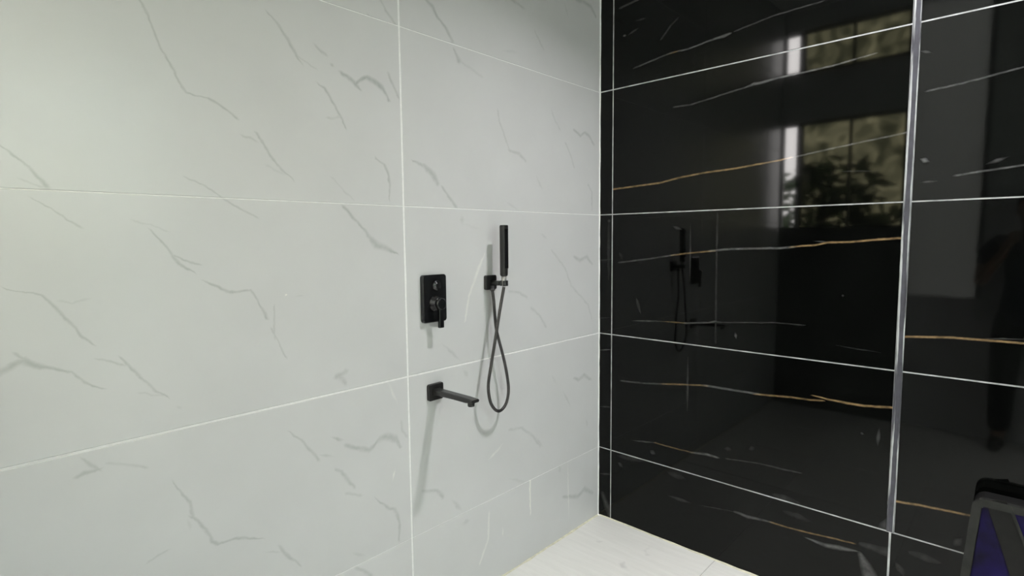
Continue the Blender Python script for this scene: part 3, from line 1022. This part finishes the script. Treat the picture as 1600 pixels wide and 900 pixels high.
def case_outline(ins):
    """front outline (y, z), left side first, rounded top corners"""
    L0 = (base_y - ins, 0.001 + ins); T0 = (tl[0] - ins, top_z - ins)
    T1 = (right_y + ins, top_z - ins); R0 = (base_r + ins, 0.001 + ins)
    r = max(0.035 - ins, 0.006)
    pts = [L0]
    for i in range(7):
        a = math.radians(180 - 15 * i)
        pts.append((T0[0] - r - r * math.cos(a), T0[1] - r + r * math.sin(a)))
    for i in range(7):
        a = math.radians(90 - 15 * i)
        pts.append((T1[0] + r - r * math.cos(a), T1[1] - r + r * math.sin(a)))
    pts.append(R0)
    return pts


def prism(name, outline, x0, x1, mat, parent, hole=None):
    bm = bmesh.new()
    A = [bm.verts.new((x0, y, z)) for y, z in outline]; B = [bm.verts.new((x1, y, z)) for y, z in outline]
    n = len(A)
    for i in range(n):
        bm.faces.new((A[i], A[(i + 1) % n], B[(i + 1) % n], B[i]))
    if hole:
        C = [bm.verts.new((x0, y, z)) for y, z in hole]; D = [bm.verts.new((x1, y, z)) for y, z in hole]
        for i in range(n):
            j = (i + 1) % n
            bm.faces.new((C[i], C[j], D[j], D[i])); bm.faces.new((A[i], A[j], C[j], C[i])); bm.faces.new((B[i], B[j], D[j], D[i]))
    else:
        bm.faces.new(A); bm.faces.new(B)
    return link(name, mesh_from(bm, name), mat, parent)


case = empty('equipment_case', (CXF + 0.05, (tl[0] + right_y) / 2, 0))
prism('shell', case_outline(0.004), CXF + 0.012, -0.022, M_CASE, case)
prism('rim', case_outline(0.0), CXF, CXF + 0.02, M_RIM, case, case_outline(0.024))
prism('front_panel', case_outline(0.026), CXF + 0.008, CXF + 0.0118, M_VIOLET, case)
bl_ = [cp(1540, 783), cp(1572, 783), cp(1612, 885), cp(1640, 980), cp(1600, 980), cp(1572, 880)]
prism('band', bl_, CXF + 0.004, CXF + 0.0078, M_BAND, case)
rd = [cp(1575, 790), cp(1580, 790), cp(1602, 846), cp(1640, 960), cp(1634, 960), cp(1597, 846)]
prism('ridge', rd, CXF - 0.001, CXF + 0.0039, M_RIM, case)
reparent(case)
tag(case, 'dark case with rounded grey rim and violet panels standing against black tiles', 'case')

# ------------------------------------------------------------------ the photographer, mirrored at the edge of the black tiles
M_SKIN = simple('skin', (0.28, 0.16, 0.10), 0.5, noise=0.08, scale=20)
M_SHIRT = simple('navy_cotton', (0.012, 0.016, 0.035), 0.85, noise=0.15, scale=60)
M_TROUSERS = simple('dark_cotton', (0.012, 0.012, 0.014), 0.9, noise=0.15, scale=60)
M_HAIR = simple('black_hair', (0.006, 0.005, 0.005), 0.5, noise=0.3, scale=90)
M_EYE = simple('eye_white', (0.6, 0.6, 0.58), 0.2, noise=0.02)
M_SHOE = simple('black_shoe', (0.01, 0.01, 0.01), 0.5, noise=0.1)
PO = Vector((-2.585, -1.61, 0.0))           # stands facing the black wall: forward = +x, left = +y


def skin_mesh(name, verts, edges, mat, parent, levels=2):
    """verts: (forward, left, up, radius or (r1, r2)); first vertex is the skin root"""
    me = bpy.data.meshes.new(name)
    me.from_pydata([PO + Vector(v[:3]) for v in verts], edges, [])
    o = link(name, me, mat, parent)
    sk = o.modifiers.new('skin', 'SKIN'); sk.use_smooth_shade = True
    for i, v in enumerate(verts):
        r = v[3] if isinstance(v[3], tuple) else (v[3], v[3])
        me.skin_vertices[0].data[i].radius = r
        me.skin_vertices[0].data[i].use_root = (i == 0)
    ss = o.modifiers.new('subd', 'SUBSURF'); ss.levels = levels; ss.render_levels = levels
    return o


person = empty('person', PO)
V, Eg = [], []


def chain(start, pts):
    last = start
    for p in pts:
        V.append(p); Eg.append((last, len(V) - 1)); last = len(V) - 1
    return last


V.append((0.0, 0.0, 0.94, 0.108))
chest = chain(0, [(0.0, 0.0, 1.08, 0.115), (0.0, 0.0, 1.24, 0.125), (-0.005, 0.0, 1.37, 0.115)])
head = chain(chest, [(0.0, 0.0, 1.46, 0.056), (0.012, 0.0, 1.51, 0.056), (0.022, 0.0, 1.56, 0.074), (0.018, 0.0, 1.625, 0.090), (0.012, 0.0, 1.69, 0.078)])
for sd in (1, -1):
    chain(0, [(0.0, sd * 0.085, 0.86, 0.080), (0.01, sd * 0.10, 0.50, 0.062), (-0.02, sd * 0.105, 0.30, 0.054), (-0.02, sd * 0.105, 0.10, 0.040), (0.02, sd * 0.11, 0.045, 0.036), (0.11, sd * 0.12, 0.030, 0.026)])
    wrist = chain(chest, [(-0.01, sd * 0.15, 1.385, 0.062), (0.0, sd * 0.205, 1.33, 0.052), (0.03, sd * 0.235, 1.22, 0.044), (0.06, sd * 0.245, 1.125, 0.040), (0.10, sd * 0.215, 1.20, 0.037), (0.155, sd * 0.14, 1.325, 0.027)])
    palm = chain(wrist, [(0.170, sd * 0.118, 1.375, 0.027), (0.178, sd * 0.104, 1.415, 0.024)])
    for k, L in enumerate((0.030, 0.036, 0.034, 0.026)):       # four fingers curl behind the phone's edge
        z = 1.405 + 0.021 * k
        chain(palm, [(0.190, sd * 0.096, z, 0.0095), (0.196, sd * (0.090 - L * .4), z + 0.003, 0.0088), (0.192, sd * (0.090 - L), z + 0.004, 0.0078)])
    chain(palm - 1, [(0.168, sd * 0.098, 1.392, 0.011), (0.172, sd * 0.078, 1.408, 0.0098), (0.176, sd * 0.062, 1.420, 0.0085)])   # thumb
skin_mesh('body', V, Eg, M_SKIN, person)
# clothes
V, Eg = [(0.0, 0.0, 0.82, 0.158)], []
top = chain(0, [(0.0, 0.0, 0.95, 0.156), (0.0, 0.0, 1.08, 0.136), (0.0, 0.0, 1.24, 0.140), (-0.005, 0.0, 1.375, 0.128), (-0.003, 0.0, 1.425, 0.075)]) - 1
for sd in (1, -1):
    chain(top, [(-0.01, sd * 0.15, 1.388, 0.076), (0.0, sd * 0.207, 1.33, 0.068), (0.03, sd * 0.236, 1.21, 0.062)])
skin_mesh('shirt', V, Eg, M_SHIRT, person)
V, Eg = [(0.0, 0.0, 0.92, 0.138)], []
chain(0, [(0.0, 0.0, 1.0, 0.130)])
for sd in (1, -1):
    chain(0, [(0.0, sd * 0.085, 0.85, 0.105), (0.01, sd * 0.10, 0.50, 0.078), (-0.02, sd * 0.105, 0.30, 0.070), (-0.02, sd * 0.105, 0.10, 0.062)])
skin_mesh('trousers', V, Eg, M_TROUSERS, person)
for sd in (1, -1):
    skin_mesh('shoe', [(-0.04, sd * 0.107, 0.052, 0.046), (0.05, sd * 0.112, 0.046, 0.044), (0.15, sd * 0.122, 0.038, 0.034)], [(0, 1), (1, 2)], M_SHOE, person)


def ball(name, c, r, mat, scale=(1, 1, 1), cut=None):
    bm = bmesh.new()
    bmesh.ops.create_uvsphere(bm, u_segments=20, v_segments=12, radius=1)
    for v in list(bm.verts):
        v.co = Vector((v.co.x * r * scale[0], v.co.y * r * scale[1], v.co.z * r * scale[2]))
        if cut and cut(v.co):
            bm.verts.remove(v)
            continue
        v.co += PO + Vector(c)
    return link(name, mesh_from(bm, name, True), mat, person)


ball('hair', (0.004, 0, 1.648), 0.090, M_HAIR, (1.06, .93, 1.12), cut=lambda p: p.x > 0.045 and p.z < 0.045 or p.z < -0.05)
for sd in (1, -1):
    ball('ear', (0.012, sd * 0.077, 1.61), 0.022, M_SKIN, (.7, .4, 1.3))
    ball('eye', (0.086, sd * 0.030, 1.622), 0.0092, M_EYE, (.8, 1.1, .62))
    ball('pupil', (0.0905, sd * 0.030, 1.622), 0.0052, M_HAIR)
    ball('eyebrow', (0.090, sd * 0.031, 1.643), 0.016, M_HAIR, (.4, 1, .22))
ball('nose', (0.097, 0, 1.595), 0.017, M_SKIN, (.9, .75, 1.35))
ball('mouth', (0.086, 0, 1.560), 0.020, simple('lips', (0.22, 0.09, 0.07), 0.45, noise=0.1), (.45, 1.1, .35))
reparent(person)
tag(person, 'person in navy short-sleeved shirt holding up a phone, mirrored in black tiles', 'person')

# the phone in their hands (its lens is where the picture was taken)
phone = empty('phone', CAM + Vector((-0.03, 0.0, -0.04)))
fw = CAM_R @ Vector((0, 0, -1))
basis = CAM_R.to_4x4()
M_PHONE = simple('black_phone_glass', (0.008, 0.008, 0.009), 0.15, noise=0.05)


def phone_part(name, x0, x1, y0, y1, z0, z1, mat, bev):
    bm = bmesh.new(); bm_box(bm, x0, x1, y0, y1, z0, z1)
    bmesh.ops.bevel(bm, geom=list(bm.edges), offset=bev, segments=2, affect='EDGES')
    bmesh.ops.transform(bm, matrix=Matrix.Translation(CAM) @ basis, verts=bm.verts)
    return link(name, mesh_from(bm, name), mat, phone)


phone_part('phone_body', -0.055, 0.020, -0.125, 0.030, 0.014, 0.022, M_PHONE, 0.003)
phone_part('camera_bump', -0.022, 0.014, -0.022, 0.022, 0.0105, 0.0139, M_PHONE, 0.0012)
reparent(phone)
tag(phone, 'black phone held upright in both hands of the person', 'phone')
